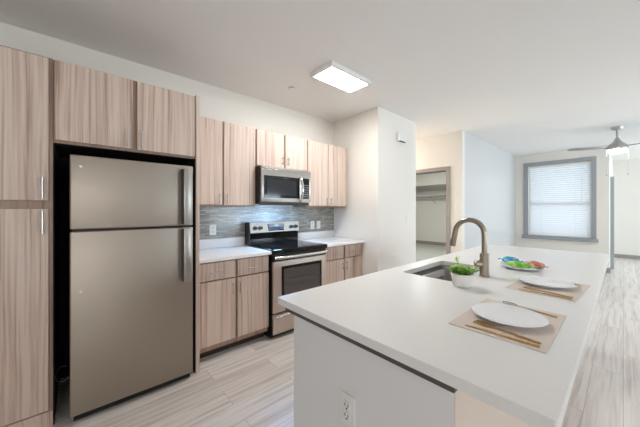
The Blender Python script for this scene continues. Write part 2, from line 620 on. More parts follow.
# blinds hang inside the frame
vb = thing('window_blind', 'white horizontal slat blind lowered over the grey-framed window', 'blind', (WX + 0.045, 1.025, WZ0 + 0.01))
bx('head_rail', PLASTIC, vb, WX + 0.02, WX + 0.07, WY0 + 0.025, WY1 - 0.025, WZ1 - 0.055, WZ1 - 0.005, bev=0.003)
m = MB()
N = 33
for i in range(N):
    z = WZ0 + 0.05 + i * (WZ1 - 0.075 - WZ0 - 0.05) / (N - 1)
    a = math.radians(60)
    hw = 0.027
    dx, dz = hw * math.cos(a), hw * math.sin(a)
    y0, y1 = WY0 + 0.03, WY1 - 0.03
    x = WX + 0.045
    vs = [m.bm.verts.new(p) for p in ((x - dx, y0, z - dz), (x - dx, y1, z - dz), (x - 0.0015, y1, z + 0.001), (x - 0.0015, y0, z + 0.001), (x + dx, y1, z + dz), (x + dx, y0, z + dz))]
    m.bm.faces.new((vs[0], vs[1], vs[2], vs[3])); m.bm.faces.new((vs[3], vs[2], vs[4], vs[5]))
m.build('slats', BLIND, vb)
bx('bottom_rail', PLASTIC, vb, WX + 0.025, WX + 0.065, WY0 + 0.03, WY1 - 0.03, WZ0 + 0.008, WZ0 + 0.026, bev=0.003)
MB().tube([(WX + 0.012, 0.62, WZ1 - 0.05), (WX + 0.012, 0.62, 1.42)], 0.004, 6).build('tilt_wand', PLASTIC, vb)
m = MB()
for y in (0.72, 1.33):
    m.tube([(WX + 0.018, y, WZ1 - 0.05), (WX + 0.018, y, WZ0 + 0.02)], 0.0015, 5)
m.build('ladder_cord', PLASTIC, vb)
m = MB()
m.tube([(WX + 0.012, 1.5, WZ1 - 0.05), (WX + 0.012, 1.5, 1.36)], 0.002, 5); m.lathe([(0, 0.03), (0.005, 0.025), (0.008, 0), (0, 0)], (WX + 0.012, 1.5, 1.335), 8)
m.build('pull_cord', PLASTIC, vb)

# ------------------------------------------------------------------ cabinet hardware
def pull_v(door, x, y, z0, z1):
    """vertical bar pull in front of a face at y (the face looks to -y)"""
    m = MB()
    m.tube([(x, y - 0.03, z0), (x, y - 0.03, z1)], 0.0058, 10)
    for z in (z0 + 0.02, z1 - 0.02):
        m.tube([(x, y, z), (x, y - 0.03, z)], 0.0045, 8)
    return m.build('handle', PULL, door, True)


def pull_h(door, x0, x1, y, z):
    m = MB()
    m.tube([(x0, y - 0.03, z), (x1, y - 0.03, z)], 0.0058, 10)
    for x in (x0 + 0.02, x1 - 0.02):
        m.tube([(x, y, z), (x, y - 0.03, z)], 0.0045, 8)
    return m.build('handle', PULL, door, True)


def door(parent, x0, x1, y, z0, z1, name='door', th=0.02):
    return bx(name, WOOD, parent, x0, x1, y, y + th, z0, z1, bev=0.0015)


# tall pantry (left)
t = thing('pantry_cabinet', 'tall light wood pantry cabinet left of the refrigerator', 'cabinet', (-0.40, 2.67, 0))
m = MB(); m.box(-0.68, -0.125, 2.352, 2.99, 0.0, 2.275)
m.build('body', EDGE, t)
dr = door(t, -0.655, -0.143, 2.33, 1.395, 2.262); pull_v(dr, -0.168, 2.33, 1.405, 1.535)
dr = door(t, -0.655, -0.143, 2.33, 0.115, 1.343); pull_v(dr, -0.168, 2.33, 1.195, 1.33)
bx('toe_kick', WOOD, t, -0.68, -0.125, 2.345, 2.352, 0.0, 0.10)

# over-fridge cabinet
t = thing('wall_cabinet', 'wide two-door wood cabinet mounted above the refrigerator', 'cabinet', (0.29, 2.67, 1.765))
bx('body', EDGE, t, -0.123, 0.708, 2.352, 2.99, 1.757, 2.272)
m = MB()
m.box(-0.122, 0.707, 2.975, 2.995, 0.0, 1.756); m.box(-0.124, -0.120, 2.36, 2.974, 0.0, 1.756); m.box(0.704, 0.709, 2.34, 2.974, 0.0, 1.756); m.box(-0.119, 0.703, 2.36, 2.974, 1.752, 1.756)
m.build('alcove_shade_liner', mat('alcove_shade_black', (24, 21, 20), 0.8), t)  # near-black liner puts the alcove's shade into its colour
dr = door(t, -0.115, 0.284, 2.33, 1.772, 2.265); pull_v(dr, 0.252, 2.33, 1.785, 1.905)
dr = door(t, 0.311, 0.706, 2.33, 1.772, 2.265); pull_v(dr, 0.336, 2.33, 1.785, 1.905)
# fridge end panel
o = bx('end_panel', WOOD, None, 0.71, 0.738, 2.325, 2.99, 0.0, 2.277, bev=0.001)
tag(origin_mesh(o, (0.724, 2.66, 0)), 'narrow tall wood end panel right of the refrigerator', 'cabinet panel')

# wall cabinets
t = thing('wall_cabinet', 'tall two-door wood wall cabinet between refrigerator panel and microwave', 'cabinet', (1.09, 2.84, 1.375), group='wall cabinets over the counter')
bx('body', EDGE, t, 0.742, 1.432, 2.69, 2.995, 1.375, 2.23)
dr = door(t, 0.745, 1.066, 2.67, 1.39, 2.226); pull_v(dr, 1.036, 2.67, 1.40, 1.50)
dr = door(t, 1.085, 1.43, 2.67, 1.385, 2.226); pull_v(dr, 1.113, 2.67, 1.40, 1.50)
t = thing('wall_cabinet', 'short two-door wood wall cabinet directly above the microwave', 'cabinet', (1.80, 2.84, 1.83), group='wall cabinets over the counter')
bx('body', EDGE, t, 1.436, 2.162, 2.69, 2.995, 1.816, 2.227)
dr = door(t, 1.45, 1.806, 2.67, 1.832, 2.225); pull_v(dr, 1.775, 2.67, 1.86, 1.96)
dr = door(t, 1.826, 2.158, 2.67, 1.832, 2.225); pull_v(dr, 1.858, 2.67, 1.86, 1.96)
t = thing('wall_cabinet', 'tall two-door wood wall cabinet right of the microwave, by the corner', 'cabinet', (2.53, 2.84, 1.375), group='wall cabinets over the counter')
bx('body', EDGE, t, 2.166, 2.90, 2.69, 2.995, 1.375, 2.23)
dr = door(t, 2.172, 2.522, 2.67, 1.39, 2.226); pull_v(dr, 2.49, 2.67, 1.40, 1.50)
dr = door(t, 2.532, 2.895, 2.67, 1.39, 2.226); pull_v(dr, 2.565, 2.67, 1.40, 1.50)

# base cabinets
def base_cab(x0, x1, xm, label, hl, hr):
    t = thing('base_cabinet', label, 'cabinet', ((x0 + x1) / 2, 2.72, 0), group='base cabinets beside the range')
    bx('body', EDGE, t, x0, x1, 2.452, 2.985, 0.086, 0.882)
    bx('bottom_rail', RAIL, t, x0, x1 - 0.012, 2.446, 2.452, 0.086, 0.14)
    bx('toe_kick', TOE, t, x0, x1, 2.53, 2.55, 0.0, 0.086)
    g = 0.011
    for a, b, h, hx in ((x0 + 0.004, xm - g, hl, xm - g - 0.033), (xm + g, x1 - 0.006, hr, xm + g + 0.018)):
        d = door(t, a, b, 2.42, 0.712, 0.866, 'drawer'); pull_h(d, h - 0.055, h + 0.055, 2.42, 0.778)
        d = door(t, a, b, 2.42, 0.137, 0.700); pull_v(d, hx, 2.42, 0.555, 0.665)
base_cab(0.742, 1.454, 1.103, 'wood base cabinet with two drawers and doors left of the range', 0.905, 1.265)
base_cab(2.222, 2.945, 2.582, 'wood base cabinet with two drawers and doors right of the range', 2.41, 2.765)

# perimeter counters with short upstand
for x0, x1, lab in ((0.74, 1.456, 'white counter slab with upstand left of the range'), (2.220, 2.948, 'white counter slab with upstand right of the range')):
    t = thing('countertop', lab, 'countertop', ((x0 + x1) / 2, 2.7, 0.883))
    bx('slab', QUARTZ, t, x0, x1, 2.375, 2.998, 0.883, 0.915, bev=0.003)
    bx('upstand', QUARTZ, t, x0, x1, 2.975, 2.998, 0.9155, 1.018, bev=0.002)
# tile
o = bx('tile_backsplash', TILE, None, 0.74, 2.948, 2.990, 2.999, 1.019, 1.374)
tag(origin_mesh(o, (1.85, 2.995, 1.019)), 'grey glass mosaic tile backsplash between counters and wall cabinets', 'backsplash')

# ------------------------------------------------------------------ wall plates
def plate_y(name, label, cat, x, y, z, kind='outlet', wdt=0.072, hgt=0.116, group=None):
    """cover plate on a face looking to -y"""
    t = thing(name, label, cat, (x, y, z), group=group)
    bx('cover_plate', PLASTIC, t, x - wdt / 2, x + wdt / 2, y - 0.007, y, z - hgt / 2, z + hgt / 2, bev=0.003)
    if kind == 'outlet':
        for dz in (-0.028, 0.02):
            m = MB(); m.box(x - 0.017, x + 0.017, y - 0.010, y - 0.006, z + dz - 0.012, z + dz + 0.020, 0.004)
            s = m.build('socket', PLASTIC, t)
            m = MB()
            m.box(x - 0.009, x - 0.006, y - 0.0106, y - 0.009, z + dz + 0.002, z + dz + 0.012)
            m.box(x + 0.006, x + 0.009, y - 0.0106, y - 0.009, z + dz + 0.002, z + dz + 0.012)
            m.box(x - 0.003, x + 0.003, y - 0.0106, y - 0.009, z + dz - 0.008, z + dz - 0.003)
            m.build('slots', SLOT, s)
    else:
        bx('rocker', PLASTIC, t, x - 0.017, x + 0.017, y - 0.012, y - 0.006, z - 0.033, z + 0.033, bev=0.003)
    return t


plate_y('wall_outlet', 'white outlet on the mosaic tile left of the range', 'outlet', 1.088, 2.990, 1.118, group='outlets on the tile')
plate_y('wall_outlet', 'white outlet on the mosaic tile just right of the range', 'outlet', 2.51, 2.990, 1.115, group='outlets on the tile')
plate_y('light_switch', 'white switch plate on the tile, right of the outlet', 'switch', 2.625, 2.990, 1.115, 'switch')
plate_y('light_switch', 'white switch plate on the white column wall', 'switch', 3.67, 2.160, 1.20, 'switch')
t = thing('door_chime', 'small white chime box high on the white column wall', 'chime', (3.50, 2.16, 2.38))
bx('case', PLASTIC, t, 3.395, 3.60, 2.115, 2.160, 2.325, 2.445, bev=0.012)
bx('grille', GREYP, t, 3.42, 3.575, 2.120, 2.150, 2.322, 2.326)

# ------------------------------------------------------------------ refrigerator
t = thing('refrigerator', 'stainless steel top-freezer refrigerator in the dark cabinet alcove', 'refrigerator', (0.31, 2.64, 0))
bx('case', DGREY, t, -0.035, 0.660, 2.335, 2.96, 0.06, 1.675, bev=0.004)
bx('kick_shade_strip', BLACK, t, -0.03, 0.655, 2.30, 2.306, 0.008, 0.05)  # black strip standing in for the shade below the fridge doors
for nm, z0, z1, h0, h1 in (('freezer_door', 1.214, 1.682, 1.222, 1.655), ('fridge_door', 0.052, 1.203, 0.785, 1.196)):
    d = MB().box(-0.047, 0.670, 2.265, 2.328, z0, z1, 0.009, 3).build(nm, STEEL, t, True)
    m = MB()
    # flat bar handle standing off the door near its right edge, bowed at the end away from the split
    m.box(0.590, 0.642, 2.213, 2.226, h0, h1, 0.005)
    b = m.build('handle', STEEL_H, d, True)
    m = MB()
    m.box(0.583, 0.630, 2.224, 2.266, h0 + 0.006, h1 - 0.006, 0.002)
    m.build('handle_mount', DGREY, b)
m = MB(); m.box(-0.032, 0.650, 2.30, 2.335, 1.2035, 1.2135)
m.build('door_gasket', BLACK, t)
for k, (x, z) in enumerate(((0.005, 1.61),)):
    MB().disc_y(x, 2.262, 2.266, z, 0.009, 16).build('badge', STEEL_L, t)
MB().disc_y(0.005, 2.261, 2.266, 0.825, 0.007, 12).build('door_plug', mat('cream_plug', (226, 208, 170), 0.5), t)
for x in (0.02, 0.60):
    MB().lathe([(0, 0), (0.018, 0), (0.018, 0.012), (0.010, 0.014), (0.010, 0.062), (0, 0.062)], (x, 2.42, 0), 12).build('foot', BLACK, t)
# cord in the alcove
m = MB()
pts = [(-0.085 + 0.035 * math.cos(a), 2.45, 0.26 + 0.05 * math.sin(a)) for a in [math.radians(x) for x in range(60, 330, 15)]]
m.tube([(-0.06, 2.98, 0.40), (-0.07, 2.7, 0.33)] + pts + [(-0.045, 2.6, 0.15), (-0.04, 2.95, 0.02)], 0.004, 6)
o = m.build('power_cord', mat('grey_cord', (60, 58, 56), 0.5), None, True)
tag(origin_mesh(o, (-0.06, 2.95, 0.02)), 'dark looped power cord in the gap left of the refrigerator', 'cord')

# ------------------------------------------------------------------ range
t = thing('range', 'stainless electric range with black glass cooktop between base cabinets', 'stove', (1.838, 2.68, 0))
bx('body', BLACK, t, 1.464, 2.214, 2.405, 2.93, 0.035, 0.90)
m = MB(); m.box(1.462, 2.216, 2.355, 2.90, 0.880, 0.926, 0.006)
ck = m.build('cooktop', BGLASS, t)
RING = mat('burner_ring', (78, 80, 86), 0.2)
for (x, y, r) in ((1.648, 2.52, 0.105), (2.028, 2.52, 0.08), (1.648, 2.76, 0.08), (2.028, 2.76, 0.105)):
    MB().lathe([(r - 0.006, 0.9262), (r - 0.006, 0.9268), (r, 0.9268), (r, 0.9262), (r - 0.006, 0.9262)], (x, y, 0), 40).build('burner', RING, ck)
od = MB().box(1.474, 2.204, 2.372, 2.404, 0.272, 0.800, 0.005).build('oven_door', STEEL_R, t, True)
bx('window_frame', BGLASS, od, 1.573, 2.133, 2.367, 2.373, 0.415, 0.745, bev=0.002)
bx('glass', OVENGL, od, 1.603, 2.103, 2.3655, 2.368, 0.445, 0.715)
m = MB()
for z in (0.515, 0.54, 0.60):
    m.tube([(1.618, 2.364, z), (2.088, 2.364, z)], 0.0022, 6)
m.build('oven_rack', mat('rack_wire', (110, 106, 102), 0.4, 0.6), od)
m = MB()
pts = []
for i in range(17):
    u = i / 16.0
    pts.append((1.480 + u * 0.718, 2.352 - 0.028 * math.sin(PI * u) ** 0.5, 0.842))
for i in range(16):
    pass
m.tube(pts, 0.017, 14)
h = m.build('handle', STEEL_L, od, True)
bx('front_lip', BLACK, t, 1.468, 2.210, 2.382, 2.406, 0.802, 0.882)
dw = MB().box(1.474, 2.204, 2.376, 2.404, 0.05, 0.256, 0.005).build('storage_drawer', STEEL_R, t, True)
m = MB()
n = 14
for i in range(n):
    u0, u1 = i / n, (i + 1) / n
    f = lambda u: 0.222 + 0.014 * math.sin(PI * u)
    x0, x1 = 1.508 + u0 * 0.66, 1.508 + u1 * 0.66
    vs = [m.bm.verts.new(p) for p in ((x0, 2.364, f(u0)), (x1, 2.364, f(u1)), (x1, 2.376, f(u1) - 0.012), (x0, 2.376, f(u0) - 0.012), (x0, 2.377, f(u0) + 0.012), (x1, 2.377, f(u1) + 0.012))]
    m.bm.faces.new((vs[0], vs[1], vs[2], vs[3])); m.bm.faces.new((vs[0], vs[4], vs[5], vs[1]))
m.build('handle', STEEL_L, dw)
bx('toe_base', BLACK, t, 1.478, 2.198, 2.44, 2.90, 0.0, 0.036)
# backguard
bx('backguard_riser', BGLASS, t, 1.464, 2.170, 2.880, 2.974, 0.926, 1.06, bev=0.004)
bx('backguard_cap', BLACK, t, 1.456, 1.468, 2.868, 2.974, 0.926, 1.188)
cp = MB()
prof = [(2.866, 1.056), (2.852, 1.066), (2.876, 1.186), (2.90, 1.192), (2.974, 1.192), (2.974, 1.056)]
a = [cp.bm.verts.new((1.468, y, z)) for y, z in prof]; b = [cp.bm.verts.new((2.168, y, z)) for y, z in prof]
cp.bm.faces.new(a); cp.bm.faces.new(b[::-1])
for i in range(6):
    j = (i + 1) % 6
    cp.bm.faces.new((a[i], b[i], b[j], a[j]))
cpo = cp.build('control_panel', STEEL_L, t)
def cpy(z):
    return 2.852 + (z - 1.066) / 0.12 * 0.024
for x in (1.531, 1.600, 2.046, 2.116):
    z = 1.121
    k = MB().disc_y(x, cpy(z) - 0.024, cpy(z) + 0.003, z, 0.020, 20, 0.024).build('knob', KNOBM, t, True)
    bx('grip', KNOBM, k, x - 0.004, x + 0.004, cpy(z) - 0.030, cpy(z) - 0.022, z - 0.018, z + 0.018)
m = MB(); m.box(1.706, 1.930, cpy(1.12) - 0.008, cpy(1.12) + 0.010, 1.078, 1.166, 0.002)
dp = m.build('display', BGLASS, t)
yy = cpy(1.12) - 0.0085
m = MB()
for sx in (1.793, 1.806, 1.823, 1.836):
    for q in ((0, 0.009, 0.017, 0.0195), (0, 0.009, 0.0085, 0.0105), (0, 0.009, 0.0, 0.002), (0, 0.002, 0, 0.019), (0.007, 0.009, 0, 0.019)):
        m.box(sx + q[0], sx + q[1], yy - 0.0006, yy + 0.001, 1.134 + q[2], 1.134 + q[3])
m.build('clock_digits', LCD, dp)
BTN = mat('keypad_print', (92, 122, 158), 0.4)
for kx in (1.718, 1.864):
    for j in range(2):
        m = MB()
        for i in range(3):
            m.box(kx + i * 0.022, kx + 0.014 + i * 0.022, yy - 0.0006, yy + 0.001, 1.10 + j * 0.03, 1.108 + j * 0.03)
        m.build('button_print', BTN, dp)
m = MB()
for i in range(5):
    m.box(1.788 + i * 0.014, 1.797 + i * 0.014, yy - 0.0006, yy + 0.001, 1.095, 1.103)
m.build('button_print', BTN, dp)

# ------------------------------------------------------------------ microwave
t = thing('microwave', 'stainless over-the-range microwave below the short wall cabinet', 'microwave', (1.79, 2.78, 1.40))
bx('case', BLACK, t, 1.437, 2.130, 2.60, 2.985, 1.415, 1.812)
d = MB().box(1.447, 1.983, 2.562, 2.598, 1.424, 1.785, 0.004).build('door', STEEL_L, t, True)
MB().box(1.447, 2.130, 2.566, 2.598, 1.787, 1.812, 0.003).build('vent_strip', STEEL, t, True)
bx('window', BGLASS, d, 1.475, 1.955, 2.5595, 2.563, 1.468, 1.712, bev=0.001)
bx('glass', MWGL, d, 1.51, 1.905, 2.5588, 2.560, 1.50, 1.672)
bx('badge', GREYP, d, 1.72, 1.785, 2.5586, 2.560, 1.688, 1.697)
p = MB().box(1.985, 2.130, 2.562, 2.598, 1.424, 1.785, 0.003).build('control_panel', STEEL_L, t, True)
g = bx('keypad_glass', BGLASS, p, 1.998, 2.098, 2.5595, 2.563, 1.468, 1.715)
m = MB()
for i in range(3):
    for j in range(6):
        m.box(2.012 + i * 0.028, 2.028 + i * 0.028, 2.5588, 2.560, 1.49 + j * 0.027, 1.500 + j * 0.027)
m.build('keypad', mat('keypad_grey', (150, 150, 152), 0.5), g)
m = MB()
pts = [(1.966, 2.562, 1.722)] + [(1.966, 2.562 - 0.05 * math.sin(PI * (0.12 + 0.76 * u / 10)) , 1.715 - 0.27 * u / 10) for u in range(11)] + [(1.966, 2.562, 1.438)]
m.tube(pts, 0.012, 12)
m.build('handle', CHROME, d, True)
bx('underside_grille', DGREY, t, 1.45, 2.125, 2.613, 2.95, 1.406, 1.415)
bx('front_lip', DGREY, t, 1.45, 2.125, 2.60, 2.612, 1.389, 1.415)
bx('task_lamp', HOODLAMP, t, 1.66, 1.94, 2.64, 2.72, 1.4035, 1.406)

# ------------------------------------------------------------------ island
t = thing('kitchen_island', 'long white kitchen island base under the quartz slab', 'island', (2.22, 0.66, 0))
m = MB()
m.box(0.745, 0.765, 0.301, 1.02, 0.0, 0.8545); m.box(3.67, 3.69, 0.301, 1.02, 0.0, 0.8545)
m.box(0.765, 3.67, 0.94, 0.955, 0.0, 0.10); m.box(0.765, 3.67, 0.32, 1.0, 0.10, 0.115); m.box(0.765, 3.67, 0.98, 1.0, 0.80, 0.846)
m.build('body', PANEL, t)
bx('back_panel', paint('island_back_beige', (226, 208, 193)), t, 0.748, 3.688, 0.298, 0.32, 0.0, 0.854)
m = MB()
m.box(0.735, 1.60, 0.296, 1.075, 0.856, 0.8815); m.box(2.29, 3.70, 0.296, 1.075, 0.856, 0.8815)
m.box(1.60, 2.29, 0.296, 0.625, 0.856, 0.8815); m.box(1.60, 2.29, 1.04, 1.075, 0.856, 0.8815)
m.build('support_strip', GREYP, t)
for i in range(5):
    x0 = 0.775 + i * 0.579
    d = MB().box(x0, x0 + 0.57, 1.002, 1.022, 0.11, 0.835, 0.0015).build('door', WOOD, t)
    m = MB(); m.tube([(x0 + 0.05, 1.052, 0.66), (x0 + 0.05, 1.052, 0.79)], 0.0058, 10)
    for z in (0.68, 0.77):
        m.tube([(x0 + 0.05, 1.022, z), (x0 + 0.05, 1.052, z)], 0.0045, 8)
    m.build('handle', PULL, d, True)

# outlet on the island's end
t = thing('wall_outlet', 'white double outlet on the white island end panel', 'outlet', (0.745, 0.679, 0.598))
bx('cover_plate', PLASTIC, t, 0.738, 0.745, 0.644, 0.714, 0.540, 0.656, bev=0.003)
for dz in (-0.024, 0.014):
    s = MB().box(0.7345, 0.739, 0.662, 0.696, 0.598 + dz - 0.012, 0.598 + dz + 0.020, 0.004).build('socket', PLASTIC, t)
    m = MB()
    m.box(0.7338, 0.7355, 0.670, 0.673, 0.598 + dz + 0.002, 0.598 + dz + 0.012)
    m.box(0.7338, 0.7355, 0.685, 0.688, 0.598 + dz + 0.002, 0.598 + dz + 0.012)
    m.box(0.7338, 0.7355, 0.676, 0.682, 0.598 + dz - 0.008, 0.598 + dz - 0.003)
    m.build('slots', SLOT, s)


# countertop with the sink cut-out
def rrect(x0, x1, y0, y1, r, n=6):
    pts = []
    for cx, cy, a0 in ((x1 - r, y1 - r, 0), (x0 + r, y1 - r, 90), (x0 + r, y0 + r, 180), (x1 - r, y0 + r, 270)):
        for i in range(n + 1):
            a = math.radians(a0 + 90 * i / n)
            pts.append((cx + r * math.cos(a), cy + r * math.sin(a)))
    return pts


SX0, SX1, SY0, SY1 = 1.64, 2.25, 0.665, 1.005
def slab_with_hole(outer, inner, z0, z1):
    bm = bmesh.new()
    def loop(pts, z):
        vs = [bm.verts.new((x, y, z)) for x, y in pts]
        es = [bm.edges.new((vs[i], vs[(i + 1) % len(vs)])) for i in range(len(vs))]
        return vs, es
    rings = {}
    for z in (z0, z1):
        vo, eo = loop(outer, z); vi, ei = loop(inner, z)
        bmesh.ops.triangle_fill(bm, use_beauty=True, use_dissolve=False, edges=eo + ei)
        rings[z] = (vo, vi)
    for k in (0, 1):
        a, b = rings[z0][k], rings[z1][k]
        for i in range(len(a)):
            j = (i + 1) % len(a)
            bm.faces.new((a[i], a[j], b[j], b[i]))
    mb = MB(); mb.bm.free(); mb.bm = bm
    return mb
o = slab_with_hole(rrect(0.716, 3.75, 0.087, 1.118, 0.008, 3), rrect(SX0, SX1, SY0, SY1, 0.032), 0.8825, 0.915).build('countertop', QUARTZ)
bv = o.modifiers.new('edge', 'BEVEL'); bv.width = 0.0025; bv.segments = 2; bv.limit_method = 'ANGLE'; bv.angle_limit = math.radians(50)
tag(origin_mesh(o, (2.2, 0.6, 0.8825)), 'long white quartz worktop on the island, overhanging one side', 'countertop')

# sink hung below the cut-out
t = thing('kitchen_sink', 'stainless undermount sink set into the white island worktop', 'sink', (1.945, 0.835, 0.70))
bm = bmesh.new()
levels = [(0.012, 0.8815, 0.038), (0.0, 0.8815, 0.034), (-0.004, 0.74, 0.04), (-0.02, 0.712, 0.05), (-0.05, 0.70, 0.05)]
prev = None
for off, z, r in levels:
    vs = [bm.verts.new((x, y, z)) for x, y in rrect(SX0 - off, SX1 + off, SY0 - off, SY1 + off, r)]
    if prev:
        for i in range(len(vs)):
            j = (i + 1) % len(vs)
            bm.faces.new((prev[i], prev[j], vs[j], vs[i]))
    prev = vs
bm.faces.new(prev)
mb = MB(); mb.bm.free(); mb.bm = bm
SINK = steel('sink_steel', (178, 176, 174), 0.3, 0.3, (120, 4, 4))
mb.build('basin', SINK, t, True)
MB().lathe([(0, 0.7012), (0.03, 0.7012), (0.045, 0.7035), (0.045, 0.701)], (1.95, 0.86, 0), 24).build('drain', CHROME, t, True)

# faucet
t = thing('faucet', 'brushed nickel gooseneck faucet behind the island sink', 'faucet', (1.93, 0.59, 0.9155))
FX, FY = 1.93, 0.59
MB().lathe([(0, 0.9155), (0.031, 0.9155), (0.031, 0.921), (0.027, 0.924), (0.027, 1.055), (0.022, 1.062), (0.0, 1.062)], (FX, FY, 0), 28).build('base', NICKEL, t, True)
R, zc = 0.090, 1.181
pts = [(FX, FY, 1.055), (FX, FY, 1.12)]
for i in range(21):
    a = math.radians(180 - i * 8.7)
    pts.append((FX, FY + R + R * math.cos(a), zc + R * math.sin(a)))
pts.append(tuple(Vector(pts[-1]) + (Vector(pts[-1]) - Vector(pts[-2])).normalized() * 0.022))
MB().tube(pts, 0.0165, 16).build('spout', NICKEL, t, True)
e = Vector(pts[-1]); dv = (Vector(pts[-1]) - Vector(pts[-2])).normalized()
sp = MB().tube([e - dv * 0.012, e + dv * 0.004, e + dv * 0.03, e + dv * 0.075, e + dv * 0.08], [0.0170, 0.0178, 0.0178, 0.0190, 0.017], 16).build('spray_head', NICKEL, t, True)
q = e + dv * 0.04
MB().tube([q + Vector((-0.012, 0.014, 0)), q + Vector((-0.0125, 0.0155, 0))], 0.004, 8).build('spray_button', BLACK, sp)
# side lever facing the sink and the viewer
hv = Vector((-0.62, 0.78, 0)).normalized()
c0 = Vector((FX, FY, 0.992))
hb = MB().tube([c0 + hv * 0.012, c0 + hv * 0.028, c0 + hv * 0.052, c0 + hv * 0.058], [0.020, 0.0205, 0.0205, 0.016], 18).build('lever_hub', NICKEL, t, True)
c1 = c0 + hv * 0.042
MB().tube([c1, c1 + Vector((0.01, -0.01, 0.018)), c1 + Vector((0.035, -0.03, 0.035))], [0.009, 0.008, 0.006], 10).build('lever', NICKEL, hb, True)

# ------------------------------------------------------------------ potted herb
t = thing('potted_plant', 'small leafy green herb in a white pot beside the sink', 'plant', (1.585, 0.595, 0.9155))
px, py, pz = 1.585, 0.595, 0.9155
m = MB(); m.lathe([(0, 0), (0.040, 0), (0.045, 0.004), (0.058, 0.066), (0.060, 0.072), (0.055, 0.072), (0.050, 0.060), (0, 0.060)], (px, py, pz), 36)
m.build('pot', POTM, t, True)
m = MB(); m.lathe([(0, 0.063), (0.03, 0.062), (0.0495, 0.0605)], (px, py, pz), 20); m.build('soil', SOIL, t)
ms, ml_ = MB(), MB()
rnd = random.Random(11)
def leaf(mb, p, d, L, W):
    d = d.normalized(); s = d.cross(Vector((0, 0, 1)))
    if s.length < 1e-3: s = Vector((1, 0, 0))
    s.normalize(); nrm = s.cross(d)
    P = lambda u, v, h: mb.bm.verts.new(p + d * (L * u) + s * (W * v) + nrm * (L * h))
    base_, tip = P(0, 0, 0), P(1, 0, -0.12)
    l1, l2, r1, r2 = P(.3, .48, .10), P(.7, .42, .05), P(.3, -.48, .10), P(.7, -.42, .05)
    m1, m2 = P(.3, 0, .02), P(.7, 0, -.02)
    for f in ((base_, m1, l1), (l1, m1, m2, l2), (l2, m2, tip), (base_, r1, m1), (r1, r2, m2, m1), (r2, tip, m2)):
        mb.bm.faces.new(f)
for i in range(34):
    a = rnd.uniform(0, 2 * PI); tilt = rnd.uniform(0.05, 1.0)
    hgt = rnd.uniform(0.025, 0.060)
    if i == 0: a, tilt, hgt = 2.4, 0.15, 0.105
    if i == 1: a, tilt, hgt = 2.9, 0.5, 0.07
    if i == 2: a, tilt, hgt = -0.85, 1.0, 0.085
    rr = rnd.uniform(0.0, 0.035)
    b0 = Vector((px + rr * math.cos(a), py + rr * math.sin(a), pz + 0.06))
    d = Vector((math.cos(a) * math.sin(tilt), math.sin(a) * math.sin(tilt), math.cos(tilt)))
    tip = b0 + d * hgt
    ms.tube([b0, b0 + d * hgt * 0.5 + Vector((0, 0, 0.003)), tip], 0.0012, 5)
    for k in range(5):
        u = 0.4 + 0.6 * k / 4
        la = a + k * 2.4 + rnd.uniform(-.4, .4)
        ld = Vector((math.cos(la), math.sin(la), rnd.uniform(0.0, 0.7)))
        leaf(ml_, b0 + d * hgt * u, ld, rnd.uniform(0.021, 0.032), rnd.uniform(0.020, 0.027))
ms.build('stems', mat('herb_stem', (110, 150, 70), 0.6), t)
ml_.build('foliage', LEAF, t, True)

# ------------------------------------------------------------------ place settings
ZT = 0.9155
def placemat(loc, rz, label):
    m = MB(); m.poly(rrect(-0.21, 0.21, -0.141, 0.141, 0.003, 2), 0, 0.0025)
    o = m.build('placemat', MAT_); o.location = loc; o.rotation_euler = (0, 0, rz)
    return tag(o, label, 'placemat', 'beige placemats on the island')
placemat((1.235, 0.292, ZT), 0, 'beige woven placemat nearer the bare front end of the island')
placemat((1.925, 0.275, ZT), math.radians(-3), 'beige woven placemat nearer the window, beside the plate of wrapped sweets')

def plate(loc, label):
    m = MB()
    m.lathe([(r_ * 0.905, z_ * 0.85) for r_, z_ in [(0, 0.0), (0.085, 0.0), (0.088, 0.002), (0.092, 0.006), (0.128, 0.0175), (0.134, 0.0215), (0.133, 0.0235), (0.126, 0.0215), (0.095, 0.0105), (0.0, 0.0095)]], (0, 0, 0), 56)
    o = m.build('dinner_plate', PLATE, None, True); o.location = loc
    return tag(o, label, 'plate', 'white dinner plates on the placemats')
plate((1.235, 0.298, ZT + 0.0028), 'round white dinner plate on the placemat at the bare front end')
plate((1.950, 0.290, ZT + 0.0028), 'round white dinner plate on the placemat nearer the window')


def fork(label):
    """fork lying along +x from handle end (x=0) to tines (x=.20)"""
    t = thing('fork', label, 'fork', group='gold forks')
    m = MB()
    m.poly([(0, -0.0045), (0.004, -0.006), (0.06, -0.0045), (0.13, -0.0025), (0.13, 0.0025), (0.06, 0.0045), (0.004, 0.006), (0, 0.0045)], 0.001, 0.005)
    m.build('handle', GOLD, t, local=True)
    m = MB()
    m.poly([(0.129, -0.0025), (0.14, -0.011), (0.155, -0.016), (0.165, -0.0165), (0.165, 0.0165), (0.155, 0.016), (0.14, 0.011), (0.129, 0.0025)], 0.001, 0.005)
    for k in range(4):
        y = -0.0165 + k * 0.0095
        m.poly([(0.165, y), (0.200, y + 0.0004), (0.202, y + 0.0016), (0.200, y + 0.0035), (0.165, y + 0.0045)], 0.0012, 0.0042)
    m.build('head', GOLD, t, local=True)
    return t


def knife(label):
    t = thing('knife', label, 'knife', group='gold knives')
    m = MB(); m.poly([(0, -0.005), (0.003, -0.0065), (0.105, -0.0048), (0.105, 0.0048), (0.003, 0.0065), (0, 0.005)], 0.0008, 0.0055)
    m.build('handle', GOLD, t, local=True)
    m = MB(); m.poly([(0.105, -0.0045), (0.12, -0.0085), (0.19, -0.0085), (0.208, -0.003), (0.214, 0.004), (0.205, 0.0045), (0.105, 0.0045)], 0.001, 0.003)
    m.build('blade', GOLD, t, local=True)
    return t


